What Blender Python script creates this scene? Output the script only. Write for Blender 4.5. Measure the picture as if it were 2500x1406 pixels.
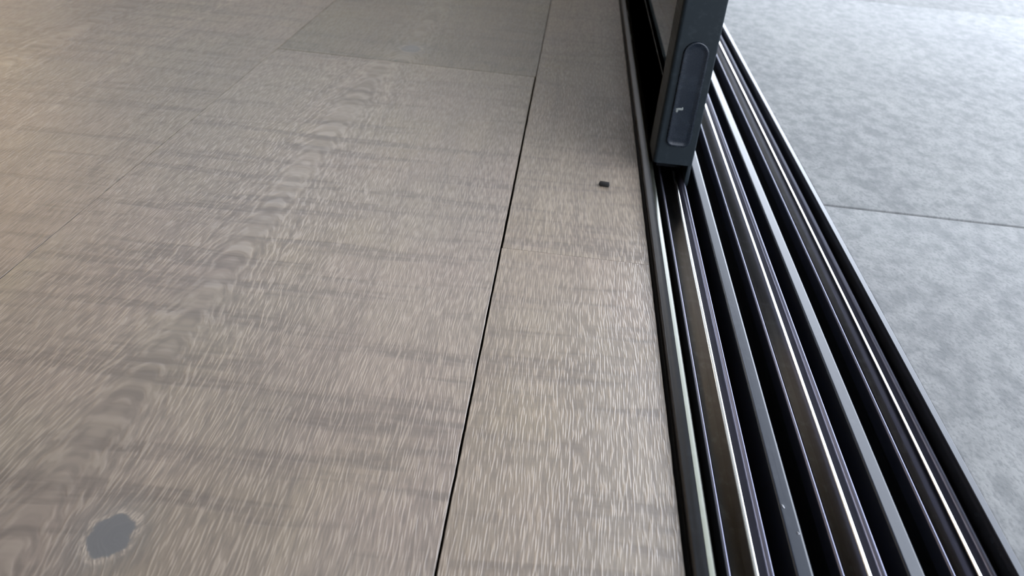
import bpy, bmesh, math, random
from mathutils import Matrix, Vector, noise as mnoise

for o in list(bpy.data.objects):
    bpy.data.objects.remove(o)
C = bpy.context.scene.collection
sc = bpy.context.scene
H = 0.24                       # lens height above the floor, metres; the layout below is in units of H

# ------------------------------------------------------------------ camera, sky, lamp, fill light, exposure
cam_d = bpy.data.cameras.new('camera')
cam = bpy.data.objects.new('camera', cam_d); C.objects.link(cam)
right = Vector((0.99270325, 0.08652315, 0.08398816))
down = Vector((0.11724896, -0.5299543, -0.83988161))
fwd = Vector((-0.02815932, 0.84360072, -0.5362321))
m = Matrix((right, -down, -fwd)).transposed().to_4x4()
m.translation = Vector((0, 0, H))
cam.matrix_world = m
cam_d.sensor_width = 36.0
cam_d.lens = 36.0 * 1950 / 2500
cam_d.clip_start = 0.01
cam_d.dof.use_dof = True
cam_d.dof.focus_distance = 0.42
cam_d.dof.aperture_fstop = 14.0
sc.camera = cam

world = bpy.data.worlds.new('overcast_sky'); sc.world = world
world.use_nodes = True
bg = world.node_tree.nodes['Background']
bg.inputs['Color'].default_value = (0.87, 0.948, 1.085, 1)
bg.inputs['Strength'].default_value = 8.0

lamp_d = bpy.data.lights.new('warm_room_lamp', 'AREA')
lamp_d.shape = 'DISK'; lamp_d.size = 0.6; lamp_d.energy = 5.0
lamp_d.color = (1.0, 0.74, 0.48)
lamp = bpy.data.objects.new('warm_room_lamp', lamp_d); C.objects.link(lamp)
lamp.location = (-1.15, 1.25, 0.50)
lamp.rotation_euler = (0, 0, 0)

fill_d = bpy.data.lights.new('warm_fill_light', 'AREA')  # unseen warm fill light, added to brighten the far and middle floor
fill_d.shape = 'DISK'; fill_d.size = 0.3; fill_d.energy = 9.0; fill_d.color = (1.0, 0.76, 0.46)
fill_o = bpy.data.objects.new('warm_fill_light', fill_d); C.objects.link(fill_o)
fill_o.location = (-0.9, 3.75, 2.47)

sc.view_settings.view_transform = 'Standard'
sc.view_settings.look = 'None'
sc.view_settings.exposure = 0.0
sc.view_settings.gamma = 1.0
sc.view_settings.use_curve_mapping = False

# ------------------------------------------------------------------ material helpers
class NT:
    """small shorthand around a material's node tree"""
    def __init__(self, name):
        self.mat = bpy.data.materials.new(name); self.mat.use_nodes = True
        self.t = self.mat.node_tree
        self.p = self.t.nodes['Principled BSDF']
    def put(self, sock, v):
        if isinstance(v, bpy.types.NodeSocket): self.t.links.new(v, sock)
        elif isinstance(v, (tuple, list)) and len(v) == 3 and sock.type == 'RGBA': sock.default_value = (*v, 1)
        else: sock.default_value = v
    def math(self, op, a, b=None, c=None, clamp=False):
        n = self.t.nodes.new('ShaderNodeMath'); n.operation = op; n.use_clamp = clamp
        for i, v in enumerate((a, b, c)):
            if v is not None: self.put(n.inputs[i], v)
        return n.outputs[0]
    def pos(self):
        g = self.t.nodes.new('ShaderNodeNewGeometry')
        s = self.t.nodes.new('ShaderNodeSeparateXYZ'); self.t.links.new(g.outputs['Position'], s.inputs[0])
        return s.outputs
    def objpos(self):
        g = self.t.nodes.new('ShaderNodeTexCoord')
        s = self.t.nodes.new('ShaderNodeSeparateXYZ'); self.t.links.new(g.outputs['Object'], s.inputs[0])
        return s.outputs
    def rand(self):
        return self.t.nodes.new('ShaderNodeObjectInfo').outputs['Random']
    def vec(self, x, y, z):
        n = self.t.nodes.new('ShaderNodeCombineXYZ')
        for i, v in enumerate((x, y, z)): self.put(n.inputs[i], v)
        return n.outputs[0]
    def noise(self, v, scale=1.0, detail=2.0, rough=0.5, dist=0.0):
        n = self.t.nodes.new('ShaderNodeTexNoise')
        self.put(n.inputs['Vector'], v); n.inputs['Scale'].default_value = scale
        n.inputs['Detail'].default_value = detail; n.inputs['Roughness'].default_value = rough
        n.inputs['Distortion'].default_value = dist
        return n.outputs['Fac']
    def step(self, v, lo, hi, a=0.0, b=1.0):
        n = self.t.nodes.new('ShaderNodeMapRange'); n.interpolation_type = 'SMOOTHSTEP'
        self.put(n.inputs['Value'], v)
        for k, x in zip(('From Min', 'From Max', 'To Min', 'To Max'), (lo, hi, a, b)): self.put(n.inputs[k], x)
        return n.outputs[0]
    def mix(self, f, a, b, blend='MIX'):
        n = self.t.nodes.new('ShaderNodeMix'); n.data_type = 'RGBA'; n.blend_type = blend
        self.put(n.inputs[0], f); self.put(n.inputs[6], a); self.put(n.inputs[7], b)
        return n.outputs[2]
    def bump(self, h, strength=0.3, dist=0.001):
        n = self.t.nodes.new('ShaderNodeBump')
        n.inputs['Strength'].default_value = strength; n.inputs['Distance'].default_value = dist
        self.put(n.inputs['Height'], h); self.t.links.new(n.outputs[0], self.p.inputs['Normal'])
    def set(self, **kw):
        for k, v in kw.items(): self.put(self.p.inputs[k.replace('_', ' ')], v)
        return self.mat

# ------------------------------------------------------------------ wood
def wood(name, x0, y0, k, knots=(), streak=None, seed=0.0, tone=(1, 1, 1), lime=1.0):
    """sawn, grey-limed oak. x0: line the cathedral grain opens around, k: how wide its arches are."""
    n = NT(name); x, y, z = n.pos()
    zs = n.math('ADD', n.math('MULTIPLY', n.rand(), 37.0), seed)
    # grain field
    wob = n.math('SUBTRACT', n.noise(n.vec(n.math('MULTIPLY', x, 14), n.math('MULTIPLY', y, 5), zs), 1, 2), 0.5)
    wob2 = n.math('SUBTRACT', n.noise(n.vec(n.math('MULTIPLY', x, 90), n.math('MULTIPLY', y, 60), zs), 1, 1), 0.5)
    dx = n.math('ADD', n.math('SUBTRACT', x, x0), n.math('MULTIPLY', wob, 0.012))
    u = n.math('SQRT', n.math('MAXIMUM', n.math('ADD', n.math('MULTIPLY', dx, dx),
               n.math('MULTIPLY', n.math('SUBTRACT', y, y0), k)), 1e-5))
    u = n.math('ADD', u, n.math('MULTIPLY', wob2, 0.0004))
    kd = None
    for (kx, ky, kr) in knots:
        ddx = n.math('SUBTRACT', x, kx); ddy = n.math('MULTIPLY', n.math('SUBTRACT', y, ky), 0.8)
        r = n.math('SQRT', n.math('ADD', n.math('MULTIPLY', ddx, ddx), n.math('MULTIPLY', ddy, ddy)))
        jag = n.math('SUBTRACT', n.noise(n.vec(n.math('MULTIPLY', x, 160), n.math('MULTIPLY', y, 130), 3.0), 1, 3), 0.5)
        r = n.math('ADD', r, n.math('MULTIPLY', jag, kr * 0.75))
        r = n.math('DIVIDE', r, kr)
        # the fibres part around the knot
        push = n.math('DIVIDE', 0.55, n.math('ADD', n.math('MULTIPLY', r, r), 0.6))
        u = n.math('ADD', u, n.math('MULTIPLY', push, kr))
        kd = r if kd is None else n.math('MINIMUM', kd, r)
    U = lambda s: n.math('MULTIPLY', u, s)
    Yv = lambda s: n.math('MULTIPLY', y, s)
    fib = n.noise(n.vec(U(1350), Yv(100), zs), 1, 0.8, 0.5)
    fine = n.noise(n.vec(U(1900), Yv(260), zs), 1, 1)
    ring = n.noise(n.vec(U(480), Yv(5), zs), 1, 2, 0.6)
    ring2 = n.noise(n.vec(U(60), Yv(2.5), zs), 1, 1)
    patch = n.noise(n.vec(n.math('MULTIPLY', x, 34), n.math('MULTIPLY', y, 17), zs), 1, 2)
    amount = n.step(patch, 0.28, 0.58, 0.60, 1.0)
    # saw marks: slightly bowed lines across the board, broken up
    bow = n.math('ADD', y, n.math('ADD', n.math('MULTIPLY', x, -0.045),
                 n.math('MULTIPLY', n.math('SUBTRACT', n.noise(n.vec(n.math('MULTIPLY', x, 9), n.math('MULTIPLY', y, 12), zs), 1, 1), 0.5), 0.010)))
    sawn = n.noise(n.vec(n.math('MULTIPLY', x, 7), n.math('MULTIPLY', bow, 75), zs), 1, 2.5, 0.6)
    saw2 = n.noise(n.vec(n.math('MULTIPLY', x, 60), n.math('MULTIPLY', bow, 260), zs), 1, 1)
    saw = n.math('MULTIPLY', n.step(sawn, 0.47, 0.66), n.step(saw2, 0.30, 0.6, 0.55, 1.0))
    # colour
    hue = n.noise(n.vec(n.math('MULTIPLY', x, 9), n.math('MULTIPLY', y, 7), zs), 1, 2)
    hue2 = n.noise(n.vec(n.math('MULTIPLY', x, 11), n.math('MULTIPLY', y, 8), n.math('ADD', zs, 9.0)), 1, 2)
    col = n.mix(n.step(hue, 0.35, 0.65), W_GREY, W_PINK)
    col = n.mix(n.step(hue2, 0.5, 0.72, 0.0, 0.6), col, W_TAN)
    col = n.mix(n.step(ring2, 0.42, 0.66, 0.0, 0.28), col, W_DARK)
    col = n.mix(n.step(ring, 0.50, 0.70, 0.0, 0.42), col, W_DARK)
    col = n.mix(n.math('MULTIPLY', n.step(fib, 0.46, 0.30), 0.50 if lime == 1.0 else 0.75), col, W_DARK)
    col = n.mix(n.math('MULTIPLY', saw, 0.74), col, W_DARK)
    lit = n.math('MULTIPLY', n.step(fib, 0.49, 0.66), amount)
    axis = n.step(n.math('ABSOLUTE', dx), 0.004, 0.022, 0.6, 1.0) if k > 0.0005 else 1.0
    lit = n.math('MULTIPLY', lit, axis)
    col = n.mix(n.math('MULTIPLY', lit, 0.44 * lime), col, W_LIGHT)
    if k > 0.0005:      # pale limed lines in the arches
        arch = n.math('MULTIPLY', n.step(n.math('ABSOLUTE', dx), 0.055, 0.010), n.step(ring, 0.46, 0.34))
        col = n.mix(n.math('MULTIPLY', n.math('MULTIPLY', arch, n.step(fine, 0.35, 0.6, 0.3, 1.0)), 0.28), col, W_LIGHT)
    if streak is not None:
        sd = n.math('ABSOLUTE', n.math('ADD', n.math('SUBTRACT', x, streak), n.math('MULTIPLY', wob2, 0.010)))
        own = n.noise(n.vec(n.math('MULTIPLY', x, 420), n.math('MULTIPLY', y, 55), 7.0), 1, 2)
        sf = n.math('MULTIPLY', n.step(sd, 0.009, 0.001), n.step(own, 0.46, 0.62))
        col = n.mix(n.math('MULTIPLY', sf, 0.55), col, W_LIGHT)
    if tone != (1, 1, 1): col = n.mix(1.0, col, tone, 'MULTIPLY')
    h = n.math('ADD', n.math('MULTIPLY', n.step(fib, 0.48, 0.70), 0.7), n.math('MULTIPLY', fine, 0.25))
    h = n.math('SUBTRACT', h, n.math('MULTIPLY', saw, 0.5))
    if kd is not None:
        halo = n.step(kd, 2.6, 0.9)
        col = n.mix(n.math('MULTIPLY', halo, 0.45), col, (0.105, 0.100, 0.092))
        rim = n.math('MULTIPLY', n.step(kd, 1.35, 1.08), n.step(kd, 0.86, 1.02))
        col = n.mix(n.math('MULTIPLY', rim, n.step(fine, 0.45, 0.6, 0.1, 0.75)), col, W_LIGHT)
        core = n.step(kd, 1.02, 0.90)
        col = n.mix(n.math('MULTIPLY', core, KNOT), col, (0.100, 0.099, 0.098))
        h = n.math('MULTIPLY', h, n.math('SUBTRACT', 1.0, n.math('MULTIPLY', core, 0.9)))
    n.bump(h, 0.36, 0.0004)
    n.set(Base_Color=col, Roughness=n.step(fib, 0.3, 0.7, 0.46, 0.36), Specular_IOR_Level=0.8)
    return n.mat
W_GREY = (0.199, 0.164, 0.126)
W_PINK = (0.209, 0.164, 0.131)
W_TAN = (0.211, 0.169, 0.116)
W_DARK = (0.105, 0.085, 0.071)
W_LIGHT = (0.341, 0.278, 0.219)
KNOT = 0.9

M = {}
M['wood_main'] = wood('sawn_oak_with_arched_grain', -0.170, -0.05, 0.0034, [(-0.1405, 0.1820, 0.0082)], None, 1.0)
M['wood_far'] = wood('sawn_oak_with_small_knot', -0.155, 0.55, 0.003, [(-0.153, 0.806, 0.010)], None, 5.0, (0.72, 0.73, 0.67), 0.5)  # board's own darker tone, deepened by far shade put into the colour
M['wood_straight'] = wood('sawn_oak_straight_grain', -0.30, -1.0, 0.0003, (), None, 11.0, (0.985, 0.962, 0.925))
M['wood_side'] = wood('sawn_oak_with_limed_streak', -0.47, -0.3, 0.0016, (), -0.383, 21.0, (1.0, 0.99, 0.97), 0.35)
M['wood_room'] = wood('sawn_oak_room', -9.0, -1.0, 0.0003, (), None, 31.0)

def plain(name, col, rough, metal=0.0, spec=0.5, **kw):
    n = NT(name); n.set(Base_Color=col, Roughness=rough, Metallic=metal, Specular_IOR_Level=spec, **kw); return n.mat

def brushed(name, col, rough, metal, spec, wear=0.25, tint=None, bump=0.0):
    """drawn or coated metal: faint lengthwise wear and dust"""
    n = NT(name); x, y, z = n.pos()
    a = n.noise(n.vec(n.math('MULTIPLY', x, 1400), n.math('MULTIPLY', y, 14), n.math('MULTIPLY', z, 1400)), 1, 2)
    b = n.noise(n.vec(n.math('MULTIPLY', x, 260), n.math('MULTIPLY', y, 150), n.math('MULTIPLY', z, 260)), 1, 3)
    w = n.math('MULTIPLY', n.step(b, 0.50, 0.75), wear)
    n.set(Base_Color=n.mix(w, col, tint or (0.20, 0.21, 0.22)), Metallic=metal, Specular_IOR_Level=spec,
          Roughness=n.math('ADD', rough, n.math('MULTIPLY', n.math('SUBTRACT', a, 0.5), rough * 0.5)))
    if bump: n.bump(a, bump, 0.0002)
    return n.mat
M['coat'] = brushed('anthracite_coated_aluminium', (0.018, 0.021, 0.028), 0.22, 0.0, 0.31, 0.03)
M['channel'] = brushed('dark_anodised_channel', (0.085, 0.085, 0.10), 0.30, 0.85, 0.5, 0.15)
M['lip'] = brushed('anodised_lip', (0.17, 0.17, 0.225), 0.34, 0.9, 0.5, 0.10)
M['bed'] = brushed('brown_reflection_bed', (0.045, 0.041, 0.036), 0.35, 0.85, 0.5, 0.15)  # brown stands in for the warm interior reflected off the rail
M['rail'] = brushed('stainless_rail', (0.78, 0.76, 0.72), 0.16, 1.0, 0.5, 0.05)
M['bead'] = brushed('satin_black_bead', (0.012, 0.013, 0.015), 0.34, 0.0, 0.28, 0.10, (0.06, 0.065, 0.07))
M['cap'] = brushed('worn_anodised_cap', (0.058, 0.060, 0.046), 0.25, 0.9, 0.5, 0.20, (0.09, 0.095, 0.085))
M['black'] = plain('black_brush_and_gap_shade', (0.006, 0.007, 0.009), 0.7, 0, 0.2)  # shared by the brush seals and the painted shade beside the boards
M['door'] = brushed('anthracite_door_profile', (0.009, 0.013, 0.016), 0.50, 0.0, 0.16, 0.20, (0.035, 0.043, 0.048))
M['pull'] = brushed('anthracite_plastic', (0.007, 0.010, 0.015), 0.27, 0.0, 0.38, 0.25, (0.035, 0.043, 0.052))
M['scuff'] = plain('pale_scuff', (0.15, 0.16, 0.15), 0.9)
M['fleck'] = plain('pale_dust', (0.22, 0.22, 0.23), 0.8)
M['crumb'] = plain('black_rubber_crumb', (0.012, 0.011, 0.010), 0.75, 0, 0.3)
M['sub'] = plain('dark_subfloor', (0.02, 0.018, 0.016), 0.9, 0, 0.1)
M['grout'] = plain('dark_grey_grout', (0.05, 0.052, 0.056), 0.9, 0, 0.2)
M['wall'] = plain('room_wall', (0.50, 0.44, 0.35), 0.8, 0, 0.3)
M['ceil'] = plain('room_ceiling', (0.58, 0.52, 0.43), 0.85, 0, 0.3)
M['outwall'] = plain('render_wall', (0.35, 0.35, 0.35), 0.85, 0, 0.3)
M['grass'] = plain('garden_lawn', (0.07, 0.11, 0.04), 0.95, 0, 0.2)

def thin_glass(name, tint, ior=1.5):
    g = NT(name)
    tr = g.t.nodes.new('ShaderNodeBsdfTransparent'); gl = g.t.nodes.new('ShaderNodeBsdfGlossy'); gl.inputs['Roughness'].default_value = 0.02
    tr.inputs['Color'].default_value = (*tint, 1)
    fr = g.t.nodes.new('ShaderNodeFresnel'); fr.inputs['IOR'].default_value = ior; ms = g.t.nodes.new('ShaderNodeMixShader')
    g.t.links.new(fr.outputs[0], ms.inputs[0]); g.t.links.new(tr.outputs[0], ms.inputs[1]); g.t.links.new(gl.outputs[0], ms.inputs[2])
    g.t.links.new(ms.outputs[0], g.t.nodes['Material Output'].inputs[0])
    return g.mat
M['clear'] = thin_glass('clear_glass', (1, 1, 1))
M['glass'] = thin_glass('tinted_glass', (0.88, 0.90, 0.86), 1.5)

n = NT('grey_stone_tile'); x, y, z = n.pos(); zs = n.math('MULTIPLY', n.rand(), 19.0)
big = n.noise(n.vec(n.math('MULTIPLY', x, 8), n.math('MULTIPLY', y, 6), zs), 1, 4, 0.55)
mid = n.noise(n.vec(n.math('MULTIPLY', x, 95), n.math('MULTIPLY', y, 62), zs), 1, 4, 0.6)
fin = n.noise(n.vec(n.math('MULTIPLY', x, 520), n.math('MULTIPLY', y, 330), zs), 1, 3, 0.6)
spot = n.noise(n.vec(n.math('MULTIPLY', x, 75), n.math('MULTIPLY', y, 85), n.math('ADD', zs, 5.0)), 1, 3, 0.6)
col = n.mix(n.step(big, 0.32, 0.68), (0.177, 0.178, 0.176), (0.212, 0.212, 0.206))
col = n.mix(n.step(mid, 0.40, 0.66, 0.0, 0.5), col, (0.282, 0.280, 0.270))
col = n.mix(n.step(mid, 0.50, 0.33, 0.0, 0.40), col, (0.116, 0.120, 0.120))
col = n.mix(n.step(fin, 0.52, 0.36, 0.0, 0.40), col, (0.105, 0.107, 0.110))
col = n.mix(n.step(spot, 0.68, 0.78, 0.0, 0.55), col, (0.061, 0.062, 0.062))
n.bump(n.math('ADD', n.math('MULTIPLY', mid, 0.6), n.math('MULTIPLY', fin, 0.4)), 0.35, 0.0010)
n.set(Base_Color=col, Roughness=0.75, Specular_IOR_Level=0.2)
M['tile'] = n.mat

# ------------------------------------------------------------------ object helpers
def link(name, bm, mat, parent=None, smooth=False):
    bmesh.ops.recalc_face_normals(bm, faces=bm.faces)
    me = bpy.data.meshes.new(name); bm.to_mesh(me); bm.free()
    if smooth:
        for p in me.polygons: p.use_smooth = True
        me.set_sharp_from_angle(angle=math.radians(38))
    me.materials.append(mat)
    o = bpy.data.objects.new(name, me); C.objects.link(o)
    if parent: o.parent = parent
    return o
def box(bm, x0, x1, y0, y1, z0, z1, bevel=0.0):
    r = bmesh.ops.create_cube(bm, size=1.0)
    for v in r['verts']:
        v.co = Vector(((x0 + x1) / 2 + v.co.x * (x1 - x0), (y0 + y1) / 2 + v.co.y * (y1 - y0), (z0 + z1) / 2 + v.co.z * (z1 - z0)))
    if bevel:
        es = list({e for v in r['verts'] for e in v.link_edges})
        bmesh.ops.bevel(bm, geom=es, offset=bevel, segments=2, affect='EDGES', profile=0.5)
    return bm
def boxo(name, mat, parent, *a, bevel=0.0): return link(name, box(bmesh.new(), *a, bevel=bevel), mat, parent, bevel > 0)
def extrude(pts, y0, y1, closed=True):
    """a profile of (x, z) drawn out along Y"""
    bm = bmesh.new()
    a = [bm.verts.new((p[0], y0, p[1])) for p in pts]; b = [bm.verts.new((p[0], y1, p[1])) for p in pts]
    k = len(pts)
    for i in range(k if closed else k - 1):
        j = (i + 1) % k; bm.faces.new((a[i], a[j], b[j], b[i]))
    if closed: bm.faces.new(a); bm.faces.new(list(reversed(b)))
    return bm
def rounded(x0, x1, z0, z1, r0, r1, seg=6):
    """closed profile of a bar with its two top corners rounded (left r0, right r1); support points keep the flats flat"""
    e = min(0.0004, (x1 - x0 - r0 - r1) * 0.3)
    pts = [(x1, z0), (x0, z0), (x0, z1 - r0 - e)]
    for i in range(seg + 1):
        a = math.pi - i / seg * math.pi / 2; pts.append((x0 + r0 + r0 * math.cos(a), z1 - r0 + r0 * math.sin(a)))
    pts += [(x0 + r0 + e, z1), (x1 - r1 - e, z1)]
    for i in range(seg + 1):
        a = math.pi / 2 - i / seg * math.pi / 2; pts.append((x1 - r1 + r1 * math.cos(a), z1 - r1 + r1 * math.sin(a)))
    pts.append((x1, z1 - r1 - e))
    return pts
def empty(name, loc=(0, 0, 0)):
    o = bpy.data.objects.new(name, None); C.objects.link(o); o.location = loc; o.empty_display_size = 0.05; return o
def tag(o, label, cat, group=None):
    o['label'] = label; o['category'] = cat
    if group: o['group'] = group
    return o
def struct(o, label=None):
    o['kind'] = 'structure'
    if label: o['label'] = label
    return o

# ------------------------------------------------------------------ the setting: room shell and garden
OY0, OY1 = -0.03, 1.95              # the opening in the outer wall
FX = 0.0672                         # edge of the boards
XL, YB, YF, CZ = -4.2, -3.2, 4.4, 2.5
floor = struct(empty('floor'), 'grey limed oak floorboards running along the door track')
boxo('subfloor', M['sub'], floor, XL, FX - 0.004, YB, YF, -0.06, -0.016)
rng = random.Random(4)
def board(x0, x1, y0, y1, mat, fine=False, wav=0.0):
    """a floorboard with eased edges; long edges a little uneven where sawn"""
    bm = bmesh.new(); T, B = 0.0, -0.015; e = 0.0002
    k = max(2, int((y1 - y0) / 0.004)) if fine else 2
    L, R = [], []
    s0, s1 = rng.random() * 50, rng.random() * 50
    for i in range(k):
        yy = y0 + (y1 - y0) * i / (k - 1)
        L.append((x0 + wav * mnoise.noise((yy * 70, s0, 0)) + 0.5 * wav * mnoise.noise((yy * 240, s0, 3)), yy))
        R.append((x1 + wav * mnoise.noise((yy * 70, s1, 0)) + 0.5 * wav * mnoise.noise((yy * 240, s1, 3)), yy))
    def ring(ins, z):
        o = []
        for i, p in enumerate(L): o.append(bm.verts.new((p[0] + ins, p[1] + (ins if i == 0 else -ins if i == k - 1 else 0), z)))
        for i, p in reversed(list(enumerate(R))): o.append(bm.verts.new((p[0] - ins, p[1] + (ins if i == 0 else -ins if i == k - 1 else 0), z)))
        return o
    a, b, c = ring(e, T), ring(0, T - e), ring(0, B)
    nn = len(a)
    for lo, hi in ((b, a), (c, b)):
        for i in range(nn): j = (i + 1) % nn; bm.faces.new((lo[i], lo[j], hi[j], hi[i]))
    for i in range(k - 1):
        bm.faces.new((a[i], a[nn - 1 - i], a[nn - 2 - i], a[i + 1]))
        bm.faces.new((c[i + 1], c[nn - 2 - i], c[nn - 1 - i], c[i]))
    return link('plank', bm, mat, floor)
A, BX = -0.0226, -0.2755
G = 0.0004
# narrow boards along the track
board(A + 0.0000, FX, -0.60, 0.42145, M['wood_straight'], True, 0.00022)
board(A + 0.0004, FX, 0.4216, 1.90, M['wood_straight'], True, 0.00022)
board(A + 0.0004, FX, 1.9004, YF, M['wood_straight'])
board(A, FX, YB, -0.6004, M['wood_straight'])
# the wide board with the big knot, and the one beyond it
board(BX + 0.0002, A - 0.0011, -0.60, 0.7585, M['wood_main'], True, 0.00020)
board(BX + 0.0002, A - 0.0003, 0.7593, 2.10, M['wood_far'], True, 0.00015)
board(BX + 0.0002, A - 0.0003, 2.1004, YF, M['wood_room'])
board(BX + 0.0002, A - 0.0003, YB, -0.6004, M['wood_room'])
CX = BX - 0.253
board(CX + 0.0002, BX - 0.0002, -0.35, 1.55, M['wood_side'], True, 0.0001)
board(CX + 0.0002, BX - 0.0002, 1.5504, YF, M['wood_room'])
board(CX + 0.0002, BX - 0.0002, YB, -0.3504, M['wood_room'])
xx = CX; i = 0
while xx > XL + 0.01:
    xn = max(xx - 0.253, XL); yy = YB; off = (0.9, 1.7, 0.4, 1.3)[i % 4]
    cuts = [YB] + [c for c in (YB + off + 2.0 * q for q in range(5)) if c < YF - 0.2] + [YF]
    for ya, yb in zip(cuts, cuts[1:]): board(xn + 0.0002, xx - 0.0002, ya + 0.0002, yb - 0.0002, M['wood_room'])
    xx = xn; i += 1

WX0, WX1 = 0.066, 0.20              # the outer wall stands over the track's width
struct(boxo('wall_left', M['wall'], None, XL - 0.15, XL, YB, YF, 0, CZ))
wf = struct(empty('wall_front', (-2.0, YF, 0)))
def wfp(name, mat, *a):
    o = boxo(name, mat, wf, *a); o.location = (2.0, -YF, 0); return o
GX0, GX1, WZ = -3.6, 0.03, 1.84
wfp('wall_panel', M['wall'], XL, GX0, YF, YF + 0.15, 0, CZ)
wfp('wall_panel', M['wall'], GX1, WX1, YF, YF + 0.15, 0, CZ)
wfp('lintel', M['wall'], GX0, GX1, YF, YF + 0.15, 2.40, CZ)
wfp('parapet', M['wall'], GX0, GX1, YF, YF + 0.15, 0, WZ)
win = struct(empty('fill_window_1', (-1.66, YF, WZ)))  # unseen window, added so its reflection brightens the middle of the floor
def wp(name, mat, *a):
    o = boxo(name, mat, win, *a); o.location = (1.66, -YF, -WZ); return o
for xa in (GX0, -2.20, -1.17, GX1 - 0.06): wp('fill_window_frame', M['coat'], xa, xa + 0.06, YF + 0.04, YF + 0.10, WZ, 2.40)
for xa, xb in ((GX0 + 0.06, -2.20), (-2.14, -1.17), (-1.11, GX1 - 0.06)): wp('fill_window_pane', M['clear'], xa, xb, YF + 0.066, YF + 0.074, WZ, 2.40)
struct(boxo('wall_back', M['wall'], None, XL, WX1, YB - 0.15, YB, 0, CZ))
struct(boxo('ceiling', M['ceil'], None, XL - 0.15, WX1, YB - 0.15, YF + 0.15, CZ, CZ + 0.2))
wr = struct(empty('wall_right', (0.13, 0, 0)))
def wallpart(name, *a):
    o = boxo(name, M['outwall'], wr, *a); o.location = (-0.13, 0, 0); return o
wallpart('wall_panel', WX0 + 0.004, WX1, YB, OY0, 0.0, CZ)
wallpart('wall_panel', WX0 + 0.004, WX1, OY1, YF, 0.0, CZ)
wallpart('lintel', WX0 + 0.004, WX1, OY0, OY1, 2.30, CZ)

struct(boxo('shading_soffit', M['outwall'], None, WX1, 1.50, -4.0, 8.0, CZ, CZ + 0.2))  # unseen overhang, added and sized to darken tiles and divider reflections
terrace = struct(empty('terrace_floor'), 'pale grey outdoor stone tiles beside the black door track')
TX0 = 0.2006; TY = [2.2525 * H, 5.46 * H]; PT = TY[1] - TY[0]
boxo('tile_bed', M['sub'], terrace, TX0, 9.0, -4.0, 9.0, -0.08, -0.021)
boxo('grout', M['grout'], terrace, TX0 + 0.0002, 8.9, -3.9, 8.9, -0.0209, -0.0028)
for ix in range(5):
    for iy in range(-4, 8):
        ya = TY[0] + iy * PT; xa = TX0 + ix * PT
        bm = box(bmesh.new(), xa + (0.0012 if ix else 0.0), xa + PT - 0.0012, ya + 0.0013, ya + PT - 0.0013, -0.022, -0.0008 + rng.uniform(-0.0002, 0.0002), 0.0008)
        link('tile', bm, M['tile'], terrace, True)
struct(boxo('ground', M['grass'], None, 0.2, 45, -45, 45, -0.5, -0.09))

# ------------------------------------------------------------------ the three-rail door track
track = tag(empty('sliding_door_track', (0.13, 0.5, -0.03)), 'black three-rail sliding door track between oak boards and stone tiles', 'track')
Y0, Y1 = OY0 + 0.002, OY1 - 0.002
def tp(name, pts, mat, smooth=True, label=None, closed=True):
    o = link(name, extrude([(p[0] * H, p[1] * H) for p in pts], Y0, Y1, closed), mat, track, smooth)
    o.location = (-0.13, -0.5, 0.03)
    if label: o['label'] = label
    return o
DZ = -0.20
tp('base_plate', [(0.2835, DZ), (0.2835, DZ - 0.03), (0.833, DZ - 0.03), (0.833, DZ)], M['black'], False)
bead = [(0.3106, DZ), (0.2895, DZ), (0.2895, 0.010)]
bead += [(0.2955 - 0.0060 * math.cos(i * math.pi / 16), 0.010 + 0.0065 * math.sin(i * math.pi / 16)) for i in range(1, 9)]
bead += [(0.3000, 0.0180), (0.3055, 0.0193), (0.3106, 0.0198)]
tp('edge_bead', bead, M['bead'], True, 'satin black rounded bead beside the boards')
strip = [(0.3243, DZ), (0.3107, DZ), (0.3107, 0.0199), (0.3112, 0.0202), (0.3140, 0.0197), (0.3170, 0.0187), (0.3200, 0.0174), (0.3222, 0.0158), (0.3238, 0.0130), (0.3243, 0.0095)]
tp('bead_cap', strip, M['cap'], True, 'shiny worn top strip of the bead')
tp('gap_shade', [(0.2893, DZ), (0.2893, -0.003), (0.2812, -0.012), (0.2812, DZ)], M['black'], False)  # black strip standing in for the shade between boards and bead
def X(q, z): return q * (1 - z)
for kq, off in enumerate((0.0, 0.1815, 0.3640)):
    q = lambda a: a + off
    zl, zf, zr = -0.030, -0.066, -0.024
    # channel: lip, floor, lip as one bent profile of a real thickness
    tp('channel', [(X(q(.3395), zf), DZ), (X(q(.3395), zf), zf), (X(q(.418), zl), zf), (X(q(.418), zl), DZ)], M['channel'], True)
    xl = X(q(.3455), zl)
    tp('channel_lip', rounded(xl, X(q(.3515), zl), zf, zl - 0.001, 0.0040, 0.0018), M['lip'], True)
    xr = X(q(.413), zl)
    tp('channel_lip', rounded(xr - 0.0035, X(q(.4195), zl), zf, zl + 0.001, 0.0080, 0.0016), M['lip'], True)
    tp('channel_floor_tint', [(X(q(.3525), zf + .002), zf - .01), (X(q(.3525), zf + .002), zf + .002), (X(q(.3885), zr), zf + .002), (X(q(.3885), zr), zf - .01)], M['bed'], False, 'channel floor left of the rail, warm reflection painted in brown')
    tp('rail', rounded(X(q(.3885), zr), X(q(.3965), zr), zf, zr, 0.0014, 0.0030), M['rail'], True, 'bright stainless running rail')
    if kq < 2:
        tp('divider', rounded(X(q(.455), -.02), X(q(.4845), -.02), DZ, -0.02, 0.0040, 0.0060), M['coat'], True)
tp('outer_edge', rounded(0.8195, 0.8335, DZ, 0.0, 0.0015, 0.0015), M['coat'], True)

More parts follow.
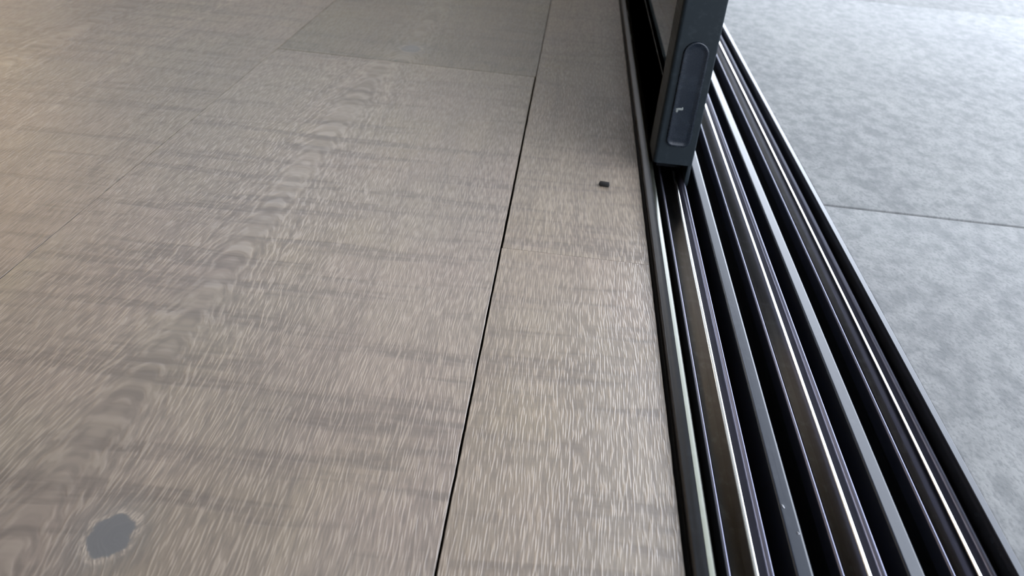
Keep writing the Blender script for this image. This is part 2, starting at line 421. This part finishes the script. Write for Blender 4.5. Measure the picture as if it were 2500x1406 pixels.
# ------------------------------------------------------------------ the sliding door panel
FY = 2.35 * H
dx0, dx1 = 0.0766, 0.1061
door = struct(empty('door_1', ((dx0 + dx1) / 2, FY, 0.0072)), 'dark grey sliding glass door panel standing part open on the first rail')
def dp(name, bm, mat, smooth=False, label=None, parent=door):
    o = link(name, bm, mat, parent, smooth); o.location = (-(dx0 + dx1) / 2, -FY, -0.0072)
    if label: o['label'] = label
    return o
zb, zt = 0.0072, 2.285
def stile_bm(r=0.0030, q=0.0009):
    pts = [(dx0, FY + 0.035), (dx0, FY + r + 0.0004)]
    pts += [(dx0 + r - r * math.cos(i * math.pi / 12), FY + r - r * math.sin(i * math.pi / 12)) for i in range(7)]
    pts += [(dx0 + r + 0.0004, FY), (dx1 - q - 0.0004, FY)]
    pts += [(dx1 - q + q * math.sin(i * math.pi / 12), FY + q - q * math.cos(i * math.pi / 12)) for i in range(7)]
    pts += [(dx1, FY + q + 0.0004), (dx1, FY + 0.035)]
    bm = bmesh.new()
    lo = [bm.verts.new((p[0], p[1], zb)) for p in pts]; hi = [bm.verts.new((p[0], p[1], zt)) for p in pts]
    for i in range(len(pts)): j = (i + 1) % len(pts); bm.faces.new((lo[i], lo[j], hi[j], hi[i]))
    bm.faces.new(lo); bm.faces.new(hi); return bm
dp('stile', stile_bm(), M['door'], True)
bm = box(bmesh.new(), dx0, dx0 + 0.0040, FY + 0.0352, 1.93, 0.0082, 0.062, 0.0006)
box(bm, dx0 + 0.0024, dx0 + 0.0046, FY + 0.0352, 1.93, -0.0095, 0.062, 0.0005)
box(bm, dx1 - 0.0030, dx1, FY + 0.0352, 1.93, -0.0095, 0.062, 0.0006)
box(bm, dx1 - 0.0030, dx1 - 0.0001, FY + 0.0005, FY + 0.0351, -0.0095, zb - 0.0001, 0.0006)
box(bm, dx0, dx1, FY + 0.0352, 1.93, 0.0085, 0.062, 0.0006)
dp('bottom_rail', bm, M['door'], True)
dp('roller_block', box(bmesh.new(), dx0 + 0.0060, dx1 - 0.0038, FY + 0.022, FY + 0.055, -0.0045, zb - 0.0002, 0.0008), M['black'], True)
dp('glass_pane', box(bmesh.new(), dx0 + 0.0035, dx0 + 0.0095, FY + 0.030, 1.92, 0.058, zt - 0.03), M['glass'])
dp('top_rail', box(bmesh.new(), dx0, dx1, FY + 0.0352, 1.93, zt - 0.05, zt, 0.0006), M['door'], True)
# raised finger pull on the end face: half-round top, small-radius foot, slightly dished
def pill(ins, y, bot_r=0.0052):
    cx, w, z0, z1 = 0.0922, 0.0088 - ins, 0.0215 + ins, 0.0985 - ins
    br = max(bot_r - ins, 0.0015); pts = []
    for i in range(17): a = math.pi * i / 16; pts.append((cx + w * math.cos(a), y, z1 - w + w * math.sin(a)))
    for i in range(7): a = math.pi + math.pi / 2 * i / 6; pts.append((cx - w + br + br * math.cos(a), y, z0 + br + br * math.sin(a)))
    for i in range(7): a = 1.5 * math.pi + math.pi / 2 * i / 6; pts.append((cx + w - br + br * math.cos(a), y, z0 + br + br * math.sin(a)))
    return pts
bm = bmesh.new(); rings = []
for ins, d in ((-0.0002, -0.0008), (0.0, 0.0006), (0.00025, 0.0012), (0.0007, 0.0014), (0.0016, 0.0012), (0.0030, 0.0008), (0.0044, 0.0007)):
    rings.append([bm.verts.new(p) for p in pill(ins, FY - d)])
for a, b in zip(rings, rings[1:]):
    for i in range(len(a)): j = (i + 1) % len(a); bm.faces.new((a[i], a[j], b[j], b[i]))
bm.faces.new(rings[-1])
dp('finger_pull', bm, M['pull'], True)
# pale scuff on the finger pull
def blob(bm, c, rx, ry, rz, seed, sub=2):
    r = bmesh.ops.create_icosphere(bm, subdivisions=sub, radius=1.0)
    for v in r['verts']:
        d = v.co.normalized(); s = 1 + 0.6 * mnoise.noise(d * 2.3 + Vector((seed, seed, 0)))
        v.co = Vector((c[0] + d.x * rx * s, c[1] + d.y * ry * s, c[2] + d.z * rz * s))
    return bm
bm = bmesh.new()
blob(bm, (0.0884, FY - 0.0011, 0.0502), 0.0023, 0.00012, 0.0007, 2.0, 3)
blob(bm, (0.0868, FY - 0.0011, 0.0490), 0.0008, 0.00012, 0.0014, 5.0, 3)
blob(bm, (0.0902, FY - 0.0009, 0.0506), 0.0006, 0.00012, 0.0011, 8.0, 3)
dp('scuff_mark', bm, M['scuff'], True, 'pale chipped scuff')

# ------------------------------------------------------------------ small things
bm = bmesh.new()
box(bm, -0.0036, 0.0036, -0.0017, 0.0017, 0.0, 0.0030, 0.0007)
bmesh.ops.subdivide_edges(bm, edges=bm.edges[:], cuts=1, use_grid_fill=True)
for v in bm.verts:
    v.co += 0.0004 * Vector((mnoise.noise(v.co * 600), mnoise.noise(v.co * 600 + Vector((9, 0, 0))), 0))
crumb = link('crumb', bm, M['crumb'], None, True)
crumb.location = (0.170 * H, 2.197 * H, 0.0001); crumb.rotation_euler = (0, 0, -0.12)
tag(crumb, 'small black crumb lying on the narrow oak board near the track', 'crumb')
def fleck(qx, qy, z, sx, sy, label, seed):
    f = 1 - z
    o = link('dust_fleck', blob(bmesh.new(), (0, 0, 0.0002), sx, sy, 0.0003, seed, 2), M['fleck'], None, True)
    o.location = (qx * f * H, qy * f * H, z * H); o.rotation_euler = (0, 0, 0.35)
    tag(o, label, 'dust fleck', 'pale flecks on the door track')
fleck(0.4615, 0.987, -0.0205, 0.0005, 0.0010, 'larger pale fleck on the first flat divider strip near the photo bottom', 1.0)
fleck(0.4755, 0.931, -0.0205, 0.0004, 0.0007, 'smaller pale fleck lower down on the first flat divider strip', 2.0)
fleck(0.5870, 0.931, -0.0655, 0.0004, 0.0012, 'pale lint fleck in the channel beside the middle running rail', 3.0)
